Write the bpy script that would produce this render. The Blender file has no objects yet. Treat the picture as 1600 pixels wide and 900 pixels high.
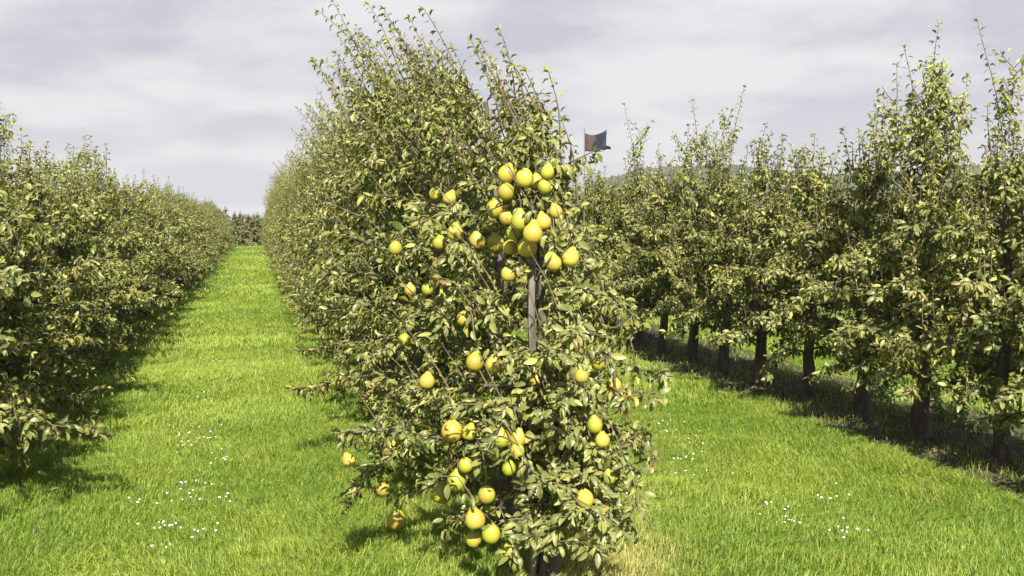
import bpy, math, random
import numpy as np
from mathutils import Vector

R = math.radians
SC = bpy.context.scene
COL = SC.collection

# ------------------------------------------------------------------ camera
CAM_H = 1.65
YAW, PITCH, F = R(14.56), R(3.973), 1555.0
cd = bpy.data.cameras.new("camera")
cam = bpy.data.objects.new("camera", cd)
COL.objects.link(cam)
cd.sensor_width = 36.0
cd.lens = 36.0 * F / 1600.0
cd.clip_start, cd.clip_end = 0.05, 6000
cam.location = (0, 0, CAM_H)
cam.rotation_euler = (math.pi / 2 - PITCH, 0, -YAW)
SC.camera = cam

# ------------------------------------------------------------------ light and exposure
SUN_EL, SUN_AZ = R(40), R(187.5)           # azimuth clockwise from +Y (the row direction)
tosun = Vector((math.sin(SUN_AZ) * math.cos(SUN_EL), math.cos(SUN_AZ) * math.cos(SUN_EL), math.sin(SUN_EL)))
sd = bpy.data.lights.new("sun", 'SUN')
sd.energy, sd.angle, sd.color = 4.9, R(0.53), (1.0, 0.95, 0.85)
sun = bpy.data.objects.new("sun", sd)
COL.objects.link(sun)
sun.rotation_euler = (-tosun).to_track_quat('-Z', 'Y').to_euler()
sun.location = tosun * 30

SC.view_settings.view_transform = 'Standard'
SC.view_settings.look = 'None'
SC.view_settings.exposure = 1.25
SC.view_settings.gamma = 1.0
SC.view_settings.use_curve_mapping = False
SC.cycles.max_bounces = 6
SC.cycles.diffuse_bounces = 3
SC.cycles.glossy_bounces = 2
SC.cycles.transmission_bounces = 3
SC.cycles.transparent_max_bounces = 4


def node(nt, kind, **kw):
    n = nt.nodes.new(kind)
    for k, v in kw.items():
        if k.startswith('i_'):
            n.inputs[k[2:].replace('_', ' ')].default_value = v
        else:
            setattr(n, k, v)
    return n


def make_world():
    w = bpy.data.worlds.new("World")
    SC.world = w
    w.use_nodes = True
    nt = w.node_tree
    nt.nodes.clear()
    L = nt.links.new
    out = node(nt, 'ShaderNodeOutputWorld')
    sky = node(nt, 'ShaderNodeTexSky', sky_type='NISHITA', sun_disc=False, sun_elevation=SUN_EL, sun_rotation=SUN_AZ,
               air_density=1.0, dust_density=1.5, ozone_density=1.0)
    b1 = node(nt, 'ShaderNodeBackground')
    b1.inputs[1].default_value = 0.06
    L(sky.outputs[0], b1.inputs[0])
    # cloud deck: the view direction projected on a flat layer overhead
    tc = node(nt, 'ShaderNodeTexCoord')
    sep = node(nt, 'ShaderNodeSeparateXYZ')
    L(tc.outputs['Generated'], sep.inputs[0])
    zz = node(nt, 'ShaderNodeMath', operation='MAXIMUM')
    zz.inputs[1].default_value = 0.0
    L(sep.outputs[2], zz.inputs[0])
    za = node(nt, 'ShaderNodeMath', operation='ADD')
    za.inputs[1].default_value = 0.16
    L(zz.outputs[0], za.inputs[0])
    dx = node(nt, 'ShaderNodeMath', operation='DIVIDE')
    dy = node(nt, 'ShaderNodeMath', operation='DIVIDE')
    L(sep.outputs[0], dx.inputs[0]); L(za.outputs[0], dx.inputs[1])
    L(sep.outputs[1], dy.inputs[0]); L(za.outputs[0], dy.inputs[1])
    cmb = node(nt, 'ShaderNodeCombineXYZ')
    L(dx.outputs[0], cmb.inputs[0]); L(dy.outputs[0], cmb.inputs[1])
    n1 = node(nt, 'ShaderNodeTexNoise', i_Scale=1.05, i_Detail=7.0, i_Roughness=0.54, i_Distortion=0.1)
    L(cmb.outputs[0], n1.inputs['Vector'])
    rp = node(nt, 'ShaderNodeValToRGB')
    e = rp.color_ramp.elements
    e[0].position, e[0].color = 0.42, (0.248, 0.246, 0.284, 1)
    e[1].position, e[1].color = 0.58, (0.350, 0.350, 0.360, 1)
    L(n1.outputs[0], rp.inputs[0])
    # brighter and whiter towards the horizon, as a thin deck is
    hz = node(nt, 'ShaderNodeMapRange')
    hz.inputs['From Min'].default_value, hz.inputs['From Max'].default_value = 0.16, 0.0
    L(sep.outputs[2], hz.inputs['Value'])
    hm = node(nt, 'ShaderNodeMath', operation='MULTIPLY')
    hm.inputs[1].default_value = 0.6
    L(hz.outputs[0], hm.inputs[0])
    mx = node(nt, 'ShaderNodeMix', data_type='RGBA')
    L(hm.outputs[0], mx.inputs['Factor'])
    L(rp.outputs[0], mx.inputs[6])
    mx.inputs[7].default_value = (0.358, 0.358, 0.362, 1)
    b2 = node(nt, 'ShaderNodeBackground')
    b2.inputs[1].default_value = 1.0
    L(mx.outputs[2], b2.inputs[0])
    # the deck thins to open sky overhead
    el = node(nt, 'ShaderNodeMapRange')
    el.inputs['From Min'].default_value, el.inputs['From Max'].default_value = 0.30, 0.62
    L(sep.outputs[2], el.inputs['Value'])
    ms = node(nt, 'ShaderNodeMixShader')
    L(el.outputs[0], ms.inputs[0])
    L(b2.outputs[0], ms.inputs[1]); L(b1.outputs[0], ms.inputs[2])
    L(ms.outputs[0], out.inputs[0])


make_world()

# ------------------------------------------------------------------ helpers
fh = np.array((math.sin(YAW), math.cos(YAW), 0.0))
RT = np.array((math.cos(YAW), -math.sin(YAW), 0.0))
ZU = np.array((0.0, 0.0, 1.0))
FW = fh * math.cos(PITCH) - ZU * math.sin(PITCH)
UP = fh * math.sin(PITCH) + ZU * math.cos(PITCH)
EYE = np.array((0.0, 0.0, CAM_H))


def ray(px, py):
    """Direction (unit depth) seen at a point of the 1600 x 900 photograph."""
    return FW + RT * (px - 800) / F + UP * (450 - py) / F


def ground_at(px, py, z=0.0):
    d = ray(px, py)
    return EYE + d * (z - CAM_H) / d[2]


def tag(o, label=None, cat=None, group=None, kind=None):
    for k, v in (('label', label), ('category', cat), ('group', group), ('kind', kind)):
        if v:
            o[k] = v
    return o


def mesh_from(name, verts, polys, mats, mat_idx=None, tint=None, smooth=True):
    """verts (n,3); polys: list of (m,k) index arrays; mat_idx: one array per polys block; tint (n,3)."""
    me = bpy.data.meshes.new(name)
    verts = np.asarray(verts, dtype=np.float32)
    me.vertices.add(len(verts))
    me.vertices.foreach_set('co', verts.ravel())
    loops = np.concatenate([p.ravel() for p in polys]).astype(np.int32)
    sizes = np.concatenate([np.full(len(p), p.shape[1], dtype=np.int32) for p in polys])
    starts = np.concatenate(([0], np.cumsum(sizes)[:-1])).astype(np.int32)
    me.loops.add(len(loops))
    me.loops.foreach_set('vertex_index', loops)
    me.polygons.add(len(sizes))
    me.polygons.foreach_set('loop_start', starts)
    if mat_idx is not None:
        me.polygons.foreach_set('material_index', np.concatenate(mat_idx).astype(np.int32))
    me.polygons.foreach_set('use_smooth', np.full(len(sizes), smooth))
    if tint is not None:
        a = me.attributes.new('tint', 'FLOAT_COLOR', 'POINT')
        c = np.ones((len(verts), 4), dtype=np.float32)
        c[:, :3] = tint
        a.data.foreach_set('color', c.ravel())
    for m in mats:
        me.materials.append(m)
    me.update(calc_edges=True)
    return me


def link(name, data, parent=None):
    o = bpy.data.objects.new(name, data)
    COL.objects.link(o)
    if parent:
        o.parent = parent
    return o


def vnoise(x, y, seed=0):
    """Smooth value noise for arrays of points."""
    xi, yi = np.floor(x).astype(np.int64), np.floor(y).astype(np.int64)
    fx, fy = x - xi, y - yi
    fx, fy = fx * fx * (3 - 2 * fx), fy * fy * (3 - 2 * fy)

    def h(a, b):
        n = (a * 374761393 + b * 668265263 + seed * 974711) & 0x7fffffff
        n = ((n ^ (n >> 13)) * 1274126177) & 0x7fffffff
        return ((n ^ (n >> 16)) & 0xffff) / 65535.0
    return (h(xi, yi) * (1 - fx) + h(xi + 1, yi) * fx) * (1 - fy) + (h(xi, yi + 1) * (1 - fx) + h(xi + 1, yi + 1) * fx) * fy


# ------------------------------------------------------------------ materials
def new_mat(name):
    m = bpy.data.materials.new(name)
    m.use_nodes = True
    nt = m.node_tree
    nt.nodes.clear()
    return m, nt, nt.links.new, node(nt, 'ShaderNodeOutputMaterial')


def leaf_mat(name, trans=0.23, rough=0.38, back=(0.28, 0.28, 0.10), back_f=0.45, spec=0.4):
    m, nt, L, out = new_mat(name)
    at = node(nt, 'ShaderNodeAttribute', attribute_name='tint')
    geo = node(nt, 'ShaderNodeNewGeometry')
    bf = node(nt, 'ShaderNodeMath', operation='MULTIPLY')
    bf.inputs[1].default_value = back_f
    L(geo.outputs['Backfacing'], bf.inputs[0])
    mx = node(nt, 'ShaderNodeMix', data_type='RGBA')
    L(bf.outputs[0], mx.inputs['Factor'])
    L(at.outputs['Color'], mx.inputs[6])
    mx.inputs[7].default_value = (*back, 1)
    p = node(nt, 'ShaderNodeBsdfPrincipled', i_Roughness=rough)
    p.inputs['Specular IOR Level'].default_value = spec
    L(mx.outputs[2], p.inputs['Base Color'])
    t = node(nt, 'ShaderNodeBsdfTranslucent')
    tcol = node(nt, 'ShaderNodeMix', data_type='RGBA', blend_type='MULTIPLY')
    tcol.inputs['Factor'].default_value = 1.0
    L(at.outputs['Color'], tcol.inputs[6])
    tcol.inputs[7].default_value = (1.5, 1.7, 0.6, 1)
    L(tcol.outputs[2], t.inputs[0])
    ms = node(nt, 'ShaderNodeMixShader')
    ms.inputs[0].default_value = trans
    L(p.outputs[0], ms.inputs[1]); L(t.outputs[0], ms.inputs[2])
    L(ms.outputs[0], out.inputs[0])
    return m


def noise_mat(name, cols, scale, rough=0.85, detail=6, bump=0.0, stretch=(1, 1, 1), bscale=None, spec=0.3):
    m, nt, L, out = new_mat(name)
    tc = node(nt, 'ShaderNodeTexCoord')
    mp = node(nt, 'ShaderNodeMapping')
    mp.inputs['Scale'].default_value = stretch
    L(tc.outputs['Object'], mp.inputs[0])
    n = node(nt, 'ShaderNodeTexNoise', i_Scale=scale, i_Detail=float(detail), i_Roughness=0.6)
    L(mp.outputs[0], n.inputs['Vector'])
    rp = node(nt, 'ShaderNodeValToRGB')
    el = rp.color_ramp.elements
    while len(el) < len(cols):
        el.new(0.5)
    for i, c in enumerate(cols):
        el[i].position = 0.3 + 0.4 * i / (len(cols) - 1)
        el[i].color = (*c, 1)
    L(n.outputs[0], rp.inputs[0])
    p = node(nt, 'ShaderNodeBsdfPrincipled', i_Roughness=rough)
    p.inputs['Specular IOR Level'].default_value = spec
    L(rp.outputs[0], p.inputs['Base Color'])
    if bump:
        n2 = node(nt, 'ShaderNodeTexNoise', i_Scale=bscale or scale * 2, i_Detail=5.0)
        L(mp.outputs[0], n2.inputs['Vector'])
        b = node(nt, 'ShaderNodeBump', i_Strength=bump, i_Distance=0.02)
        L(n2.outputs[0], b.inputs['Height'])
        L(b.outputs[0], p.inputs['Normal'])
    L(p.outputs[0], out.inputs[0])
    return m


M_LEAF = leaf_mat('pear_leaf')
M_GRASS = leaf_mat('grass_blade', trans=0.32, rough=0.5, back_f=0.0, spec=0.3)
M_BARK = noise_mat('bark', [(0.035, 0.028, 0.022), (0.09, 0.072, 0.055), (0.16, 0.14, 0.115)], 14, 0.9, bump=0.9, stretch=(1, 1, 0.3))
M_TWIG = noise_mat('twig', [(0.085, 0.07, 0.045), (0.16, 0.115, 0.07)], 9, 0.7)
M_STAKE = noise_mat('weathered_wood', [(0.07, 0.058, 0.045), (0.17, 0.15, 0.125), (0.26, 0.24, 0.205)], 22, 0.9, bump=1.0, stretch=(1, 1, 0.06))
M_SOIL = noise_mat('soil', [(0.035, 0.03, 0.018), (0.06, 0.055, 0.025), (0.085, 0.075, 0.04)], 5, 0.95, bump=0.8, bscale=30)
M_GROUND = noise_mat('meadow_ground', [(0.085, 0.13, 0.018), (0.12, 0.165, 0.024), (0.17, 0.19, 0.04)], 1.6, 0.95, bump=0.8, bscale=40)
M_FALLEN = leaf_mat('fallen_leaf', trans=0.1, rough=0.8, back_f=0.2, back=(0.2, 0.14, 0.08))
M_PETAL = noise_mat('petal', [(0.55, 0.54, 0.48), (0.74, 0.74, 0.72)], 90, 0.7)
M_STEM = noise_mat('flower_stem', [(0.07, 0.11, 0.03), (0.09, 0.13, 0.03)], 60, 0.7)
M_HILL = noise_mat('wooded_hill', [(0.028, 0.045, 0.02), (0.055, 0.07, 0.028), (0.10, 0.09, 0.045)], 0.035, 1.0, bump=0.0)


def pear_mat():
    m, nt, L, out = new_mat('pear_skin')
    tc = node(nt, 'ShaderNodeTexCoord')
    oi = node(nt, 'ShaderNodeObjectInfo')
    # yellow to green ground colour, one shade per fruit with soft mottling
    n = node(nt, 'ShaderNodeTexNoise', i_Scale=18.0, i_Detail=4.0)
    L(tc.outputs['Object'], n.inputs['Vector'])
    ad = node(nt, 'ShaderNodeMath', operation='ADD')
    L(n.outputs[0], ad.inputs[0]); L(oi.outputs['Random'], ad.inputs[1])
    hf = node(nt, 'ShaderNodeMath', operation='MULTIPLY')
    hf.inputs[1].default_value = 0.5
    L(ad.outputs[0], hf.inputs[0])
    rp = node(nt, 'ShaderNodeValToRGB')
    e = rp.color_ramp.elements
    e[0].position, e[0].color = 0.28, (0.25, 0.29, 0.025, 1)
    e[1].position, e[1].color = 0.66, (0.42, 0.37, 0.045, 1)
    L(hf.outputs[0], rp.inputs[0])
    # orange blush on one cheek
    sp = node(nt, 'ShaderNodeSeparateXYZ')
    L(tc.outputs['Object'], sp.inputs[0])
    n2 = node(nt, 'ShaderNodeTexNoise', i_Scale=25.0, i_Detail=5.0)
    L(tc.outputs['Object'], n2.inputs['Vector'])
    bl = node(nt, 'ShaderNodeMath', operation='MULTIPLY_ADD')
    bl.inputs[1].default_value = 0.05
    L(n2.outputs[0], bl.inputs[0]); L(sp.outputs[0], bl.inputs[2])
    mr = node(nt, 'ShaderNodeMapRange')
    mr.inputs['From Min'].default_value, mr.inputs['From Max'].default_value = 0.025, 0.07
    mr.inputs['To Max'].default_value = 0.45
    L(bl.outputs[0], mr.inputs['Value'])
    mx = node(nt, 'ShaderNodeMix', data_type='RGBA')
    L(mr.outputs[0], mx.inputs['Factor'])
    L(rp.outputs[0], mx.inputs[6])
    mx.inputs[7].default_value = (0.38, 0.18, 0.05, 1)
    n3 = node(nt, 'ShaderNodeTexNoise', i_Scale=45.0, i_Detail=6.0, i_Roughness=0.7)
    L(tc.outputs['Object'], n3.inputs['Vector'])
    rs = node(nt, 'ShaderNodeMapRange')
    rs.inputs['From Min'].default_value, rs.inputs['From Max'].default_value = 0.54, 0.72
    rs.inputs['To Max'].default_value = 0.7
    L(n3.outputs[0], rs.inputs['Value'])
    mx0 = node(nt, 'ShaderNodeMix', data_type='RGBA')
    L(rs.outputs[0], mx0.inputs['Factor'])
    L(mx.outputs[2], mx0.inputs[6])
    mx0.inputs[7].default_value = (0.30, 0.20, 0.055, 1)
    mx = mx0
    # russet freckles
    vo = node(nt, 'ShaderNodeTexVoronoi', i_Scale=260.0)
    L(tc.outputs['Object'], vo.inputs['Vector'])
    fr = node(nt, 'ShaderNodeMapRange')
    fr.inputs['From Min'].default_value, fr.inputs['From Max'].default_value = 0.30, 0.15
    fr.inputs['To Max'].default_value = 0.45
    L(vo.outputs['Distance'], fr.inputs['Value'])
    mx2 = node(nt, 'ShaderNodeMix', data_type='RGBA')
    L(fr.outputs[0], mx2.inputs['Factor'])
    L(mx.outputs[2], mx2.inputs[6])
    mx2.inputs[7].default_value = (0.25, 0.16, 0.05, 1)
    p = node(nt, 'ShaderNodeBsdfPrincipled', i_Roughness=0.42)
    p.inputs['Specular IOR Level'].default_value = 0.45
    p.inputs['Subsurface Weight'].default_value = 0.0
    L(mx2.outputs[2], p.inputs['Base Color'])
    L(p.outputs[0], out.inputs[0])
    return m


M_PEAR = pear_mat()


# ------------------------------------------------------------------ leaves and branches
def leaf_template(curl, fold, twist=0.0):
    st = [(0.16, 0.27), (0.45, 0.46), (0.76, 0.32)]
    N = 30
    xs, zs, an = [0.0], [0.0], [0.0]
    for i in range(N):
        a = -curl * ((i + 0.5) / N) ** 1.2
        xs.append(xs[-1] + math.cos(a) / N); zs.append(zs[-1] + math.sin(a) / N); an.append(a)
    v = [(0, 0, 0)]
    for k, (t, w) in enumerate(st):
        i = int(t * N)
        hw = w * 0.5
        nx, nz = -math.sin(an[i]), math.cos(an[i])
        for s in (-1, 0, 1):
            lift = abs(s) * hw * math.sin(fold)
            tw = s * hw * math.sin(twist * t)
            v.append((xs[i] + nx * (lift + tw), s * hw * math.cos(fold), zs[i] + nz * (lift + tw)))
    v.append((xs[-1], 0, zs[-1]))
    return np.array(v)


LT = np.array([leaf_template(c, f, w) for c, f, w in
               ((0.35, 0.35, 0.2), (0.8, 0.45, -0.4), (1.3, 0.55, 0.5), (1.9, 0.6, 0.2), (0.6, 0.8, 0.6), (1.6, 0.9, -0.5), (1.0, 0.25, 0.3), (2.6, 0.7, 0.0))])
L_TRI = np.array([(0, 2, 1), (0, 3, 2), (7, 8, 10), (8, 9, 10)])
L_QUAD = np.array([(1, 2, 5, 4), (2, 3, 6, 5), (4, 5, 8, 7), (5, 6, 9, 8)])


class Tree:
    """Collects leaves, twigs and wood of one tree; coordinates relative to its base."""

    def __init__(self, seed):
        self.r = random.Random(seed)
        self.pos, self.dir, self.nrm, self.size, self.tpl, self.tint = [], [], [], [], [], []
        self.wood, self.twigs, self.nodes = [], [], []

    def leaf(self, p, d, n, s, tint):
        self.pos.append(p); self.dir.append(d); self.nrm.append(n); self.size.append(s)
        self.tpl.append(self.r.randrange(len(LT))); self.tint.append(tint)


PAL = [((0.052, 0.080, 0.016), 0.30), ((0.140, 0.160, 0.032), 0.32), ((0.262, 0.255, 0.062), 0.245),
       ((0.40, 0.37, 0.105), 0.09), ((0.52, 0.43, 0.06), 0.02), ((0.26, 0.14, 0.06), 0.025)]


def leaf_tint(r, hue=0.0, young=0.0):
    x = min(0.999, max(0.0, r.random() * 0.92 + hue * 0.25 + 0.0))
    acc = 0
    for c, w in PAL:
        acc += w
        if x <= acc:
            break
    k = r.uniform(0.8, 1.25)
    y = young * r.uniform(0.5, 1.0)
    return tuple(k * (a * (1 - y) + b * y) for a, b in zip(c, (0.31, 0.34, 0.085)))


def path_points(pts, step):
    """Points every STEP along a polyline with the tangents there."""
    out = []
    acc = step * 0.5
    for a, b in zip(pts[:-1], pts[1:]):
        d = b - a
        l = d.length
        if l < 1e-6:
            continue
        while acc < l:
            out.append((a + d * (acc / l), d / l))
            acc += step
        acc -= l
    return out


def rnd_unit(r):
    while True:
        v = Vector((r.uniform(-1, 1), r.uniform(-1, 1), r.uniform(-1, 1)))
        if 0.05 < v.length < 1:
            return v.normalized()


def spurs(t, pts, step, n, size, axis_xy, hue, wind, start=0.0, young=0.0):
    r = t.r
    pp = path_points(pts, step)
    for i, (p, tan) in enumerate(pp):
        if i < start * len(pp):
            continue
        outw = Vector((p.x - axis_xy[0], p.y - axis_xy[1], 0))
        outw = outw.normalized() if outw.length > 0.03 else rnd_unit(r)
        for _ in range(n if r.random() < 0.8 else n - 2):
            d = (rnd_unit(r) * 0.9 + outw * 0.5 + tan * 0.2 + Vector((0, 0, -0.45)) + wind * 0.5).normalized()
            nrm = (Vector((0, -0.25, 0.55)) + outw * 0.7 + rnd_unit(r) * 0.7).normalized()
            s = size * r.uniform(0.5, 1.25)
            q = p + d * r.uniform(0.005, 0.04) + rnd_unit(r) * 0.012
            t.leaf(q, d, nrm, s, leaf_tint(r, hue, young))
        t.nodes.append(p)


def tan_end(pts):
    return (pts[-1] - pts[-2]).normalized()


def shoot(t, base, direction, length, size, wind, hue=0.0, young=0.6, red=0.0):
    """One upright one-year shoot with alternate leaves."""
    r = t.r
    pts = [base]
    d = direction.normalized()
    nseg = 7
    for i in range(nseg):
        d = (d + Vector((0, 0, 0.10)) + wind * 0.12 + rnd_unit(r) * 0.09).normalized()
        pts.append(pts[-1] + d * (length / nseg))
    t.twigs.append((pts, 0.0055, 0.0018))
    a = r.uniform(0, 6.28)
    pp = path_points(pts, 0.022)
    for i, (p, tan) in enumerate(pp):
        f = i / max(1, len(pp))
        if f < 0.03:
            continue
        a += 2.4 + r.uniform(-0.4, 0.4)
        side = tan.cross(Vector((0.3, 0.8, 0.1)).normalized()).normalized()
        side2 = tan.cross(side)
        rad = side * math.cos(a) + side2 * math.sin(a)
        for _ in range(2 if r.random() < 0.6 * (1 - f) + 0.15 else 1):
            dd = (rad * 0.9 + tan * r.uniform(0.1, 0.7) + wind * 0.5 + Vector((0, 0, r.uniform(-0.35, 0.15))) + rnd_unit(r) * 0.3).normalized()
            nn = (tan * 0.8 + Vector((0, 0, 0.5)) + rnd_unit(r) * 0.35).normalized()
            col = leaf_tint(r, hue, young * (0.5 + 0.5 * f))
            if r.random() < red:
                col = (0.20 * r.uniform(0.7, 1.2), 0.12, 0.045)
            t.leaf(p + rad * 0.008, dd, nn, size * r.uniform(0.6, 1.05) * (1.05 - 0.3 * f), col)
    for _ in range(5):
        dd = (tan_end(pts) * 0.7 + rnd_unit(r) * 0.8 + wind * 0.4).normalized()
        t.leaf(pts[-1], dd, (Vector((0, -0.3, 0.6)) + rnd_unit(r) * 0.6), size * r.uniform(0.4, 0.75), leaf_tint(r, hue + 0.2, young))


def limb_path(t, start, az, length, rise, droop, n=6):
    r = t.r
    d = Vector((math.cos(az), math.sin(az), rise)).normalized()
    pts = [start]
    for i in range(n):
        d = (d + Vector((0, 0, -droop)) + rnd_unit(r) * 0.14).normalized()
        pts.append(pts[-1] + d * (length / n))
    return pts


def make_tree(seed, H=2.0, prof=((0.3, 0.5), (0.7, 0.65), (1.2, 0.5), (1.7, 0.34), (2.2, 0.2)), n_limbs=22, low=0.42, leaf=0.075,
              wind=Vector((0, 0, 0)), shoots=8, shoot_len=(0.25, 0.5), leaders=(), r0=0.06, dens=1.0, extra=(), lean=0.0, shoot_low=0.55):
    t = Tree(seed)
    r = t.r
    # trunk
    pts, p = [], Vector((0, 0, -0.05))
    n = 9
    for i in range(n + 1):
        f = i / n
        pts.append(Vector((r.uniform(-1, 1) * 0.022 + lean * f * f, r.uniform(-1, 1) * 0.022, -0.05 + (H + 0.05) * f)))
    t.wood.append((pts, r0, 0.013, 9))

    def trunk_at(z):
        f = min(0.999, max(0, (z + 0.05) / (H + 0.05))) * n
        i = int(f)
        return pts[i].lerp(pts[i + 1], f - i)

    zs, ws = [a for a, _ in prof], [b for _, b in prof]
    az = r.uniform(0, 6.28)
    todo = []
    for i in range(n_limbs):
        f = (i + r.uniform(-0.4, 0.4)) / n_limbs
        z = low + (H - low) * max(0, f) ** 0.9
        az += 2.399 + r.uniform(-0.5, 0.5)
        ln = float(np.interp(z, zs, ws)) * r.uniform(0.75, 1.2)
        todo.append((z, az, ln, 0.4 + 0.55 * f + r.uniform(-0.15, 0.2), 0.17 - 0.17 * f))
    todo += list(extra)
    for z, a, ln, rise, droop in todo:
        st = trunk_at(z)
        lp = limb_path(t, st, a, ln * 1.08, rise, droop)
        t.wood.append((lp, 0.012 if z < 1.2 else 0.009, 0.003, 5))
        hue = r.gauss(0.05, 0.38)
        ax = (st.x, st.y)
        spurs(t, lp, 0.048 / dens, 5, leaf, ax, hue, wind, 0.12)
        if (z, a, ln, rise, droop) in extra:
            spurs(t, lp, 0.03, 5, leaf, ax, hue, wind, 0.05)
        for q, tan in path_points(lp, 0.11):
            if (q - st).length < 0.1 or r.random() < 0.15:
                continue
            sa = a + r.choice((-1, 1)) * r.uniform(0.5, 1.5)
            sp = limb_path(t, q, sa, r.uniform(0.14, 0.34) * (0.7 + 0.3 * ln), r.uniform(-0.5, 0.9), 0.12, 4)
            t.twigs.append((sp, 0.005, 0.002))
            spurs(t, sp, 0.055 / dens, 5, leaf, ax, hue + r.gauss(0, 0.2), wind, 0.0)
        if z > shoot_low:
            for q in (lp[-2], lp[-4], lp[-3]):
                if r.random() < 0.55:
                    shoot(t, q, Vector((math.cos(a) * 0.25, math.sin(a) * 0.25, 1)) + wind * 0.5, r.uniform(0.16, 0.42), leaf * 0.95, wind, hue + r.gauss(0, 0.15), 0.35, r.choice((0, 0, 0, 0.3)))
    # inner foliage round the upper trunk
    spurs(t, [trunk_at(low + 0.35), trunk_at(1.2), trunk_at(H)], 0.05, 5, leaf, (9, 9), 0.0, wind)
    for i in range(shoots):
        z = r.uniform(H * 0.72, H)
        a = r.uniform(0, 6.28)
        w = float(np.interp(z, zs, ws)) * r.uniform(0.1, 0.75)
        b = trunk_at(z) + Vector((math.cos(a) * w, math.sin(a) * w, 0.02))
        t.twigs.append(([trunk_at(z - 0.08), (trunk_at(z - 0.05) + b) * 0.5, b], 0.007, 0.005))
        shoot(t, b, Vector((math.cos(a) * 0.22, math.sin(a) * 0.22, 1)) + wind * r.uniform(0.3, 0.65), r.uniform(*shoot_len), leaf * 1.12, wind, r.gauss(0, 0.3), 0.7, r.choice((0, 0, 0, 0.3)))
    for (lx, ly, z0, z1) in leaders:
        b = trunk_at(z0 - 0.25)
        m = Vector((lx, ly, z0))
        t.twigs.append(([b, (b + m) * 0.5, m], 0.010, 0.007))
        hue = r.gauss(0, 0.2)
        red = r.choice((0, 0, 0.15))
        shoot(t, m, Vector((0, 0, 1)) + wind * 0.4 + rnd_unit(r) * 0.06, z1 - z0, leaf * 1.0, wind * 0.5, hue, 0.5, red)
        for k in range(int((z1 - z0) / 0.06)):
            zz = z0 + (z1 - z0) * r.uniform(0, 0.72)
            q = m.lerp(m + Vector((wind.x * 0.3 * (z1 - z0), 0, z1 - z0)), (zz - z0) / (z1 - z0))
            a = r.uniform(0, 6.28)
            sp = [q, q + Vector((math.cos(a) * 0.05, math.sin(a) * 0.05, 0.05)), q + Vector((math.cos(a) * 0.09, math.sin(a) * 0.09, 0.12))]
            t.twigs.append((sp, 0.004, 0.002))
            spurs(t, sp, 0.04, 4, leaf * 0.85, (q.x, q.y), hue, wind, 0, 0.3)
    return t


def tubes(list_, sides_default=4):
    V, Q, base = [], [], 0
    for item in list_:
        pts, ra, rb = item[0], item[1], item[2]
        s = item[3] if len(item) > 3 else sides_default
        n = len(pts)
        for i, p in enumerate(pts):
            d = (pts[min(n - 1, i + 1)] - pts[max(0, i - 1)]).normalized()
            u = d.cross(Vector((0.31, 0.77, 0.55)))
            if u.length < 0.1:
                u = d.cross(Vector((1, 0, 0)))
            u.normalize()
            w = d.cross(u)
            f = i / (n - 1)
            rr = ra + (rb - ra) * (f if s < 8 else f ** 0.8)
            if s >= 8:
                rr *= 1 + 0.35 * math.exp(-f * 14)
            for k in range(s):
                a = 2 * math.pi * k / s
                wob = 1 + (0.12 * math.sin(3 * a + i * 1.7) if s >= 8 else 0)
                V.append(p + (u * math.cos(a) + w * math.sin(a)) * rr * wob)
        for i in range(n - 1):
            for k in range(s):
                a, b = base + i * s + k, base + i * s + (k + 1) % s
                Q.append((a, b, b + s, a + s))
        base += n * s
    return np.array([tuple(v) for v in V]), np.array(Q)


def leaf_arrays(pos, d, nrm, size, tpl, tint):
    pos, d, nrm = (np.array([tuple(v) for v in x]) for x in (pos, d, nrm))
    d = d / np.linalg.norm(d, axis=1, keepdims=True)
    nrm = nrm - d * np.sum(nrm * d, axis=1, keepdims=True)
    l = np.linalg.norm(nrm, axis=1, keepdims=True)
    nrm = np.where(l < 0.05, np.roll(d, 1, axis=1), nrm / np.maximum(l, 1e-6))
    s = np.cross(nrm, d)
    T = LT[np.array(tpl)]
    sz = np.array(size)[:, None, None]
    V = pos[:, None, :] + sz * (T[:, :, 0:1] * d[:, None, :] + T[:, :, 1:2] * s[:, None, :] + T[:, :, 2:3] * nrm[:, None, :])
    n = len(pos)
    off = (np.arange(n) * 11)[:, None, None]
    return V.reshape(-1, 3), (L_TRI[None] + off).reshape(-1, 3), (L_QUAD[None] + off).reshape(-1, 4), np.repeat(np.array(tint), 11, axis=0)


def crown_mesh(t, leaf_m=None, keep=None):
    idx = range(len(t.pos)) if keep is None else [i for i in range(len(t.pos)) if keep[i]]
    V, T3, Q4, tint = leaf_arrays(*([x[i] for i in idx] for x in (t.pos, t.dir, t.nrm, t.size, t.tpl, t.tint)))
    tv, tq = tubes(t.twigs, 4)
    nv = len(V)
    verts = np.concatenate((V, tv))
    tint = np.concatenate((tint, np.tile((0.12, 0.07, 0.04), (len(tv), 1))))
    return mesh_from('crown', verts, [T3, Q4, tq + nv], [leaf_m or M_LEAF, M_TWIG],
                     [np.zeros(len(T3)), np.zeros(len(Q4)), np.ones(len(tq))], tint)


def wood_mesh(t):
    v, q = tubes(t.wood, 5)
    return mesh_from('trunk', v, [q], [M_BARK])


def tree_object(name, trunk_me, crown_me, loc, rz, sc, label, group, cat='pear tree'):
    root = bpy.data.objects.new(name, None)
    root.empty_display_size = 0.2
    COL.objects.link(root)
    root.location = loc
    root.rotation_euler.z = rz
    root.scale = sc
    tag(root, label, cat, group)
    link('trunk', trunk_me, root)
    link('crown', crown_me, root)
    return root


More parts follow.
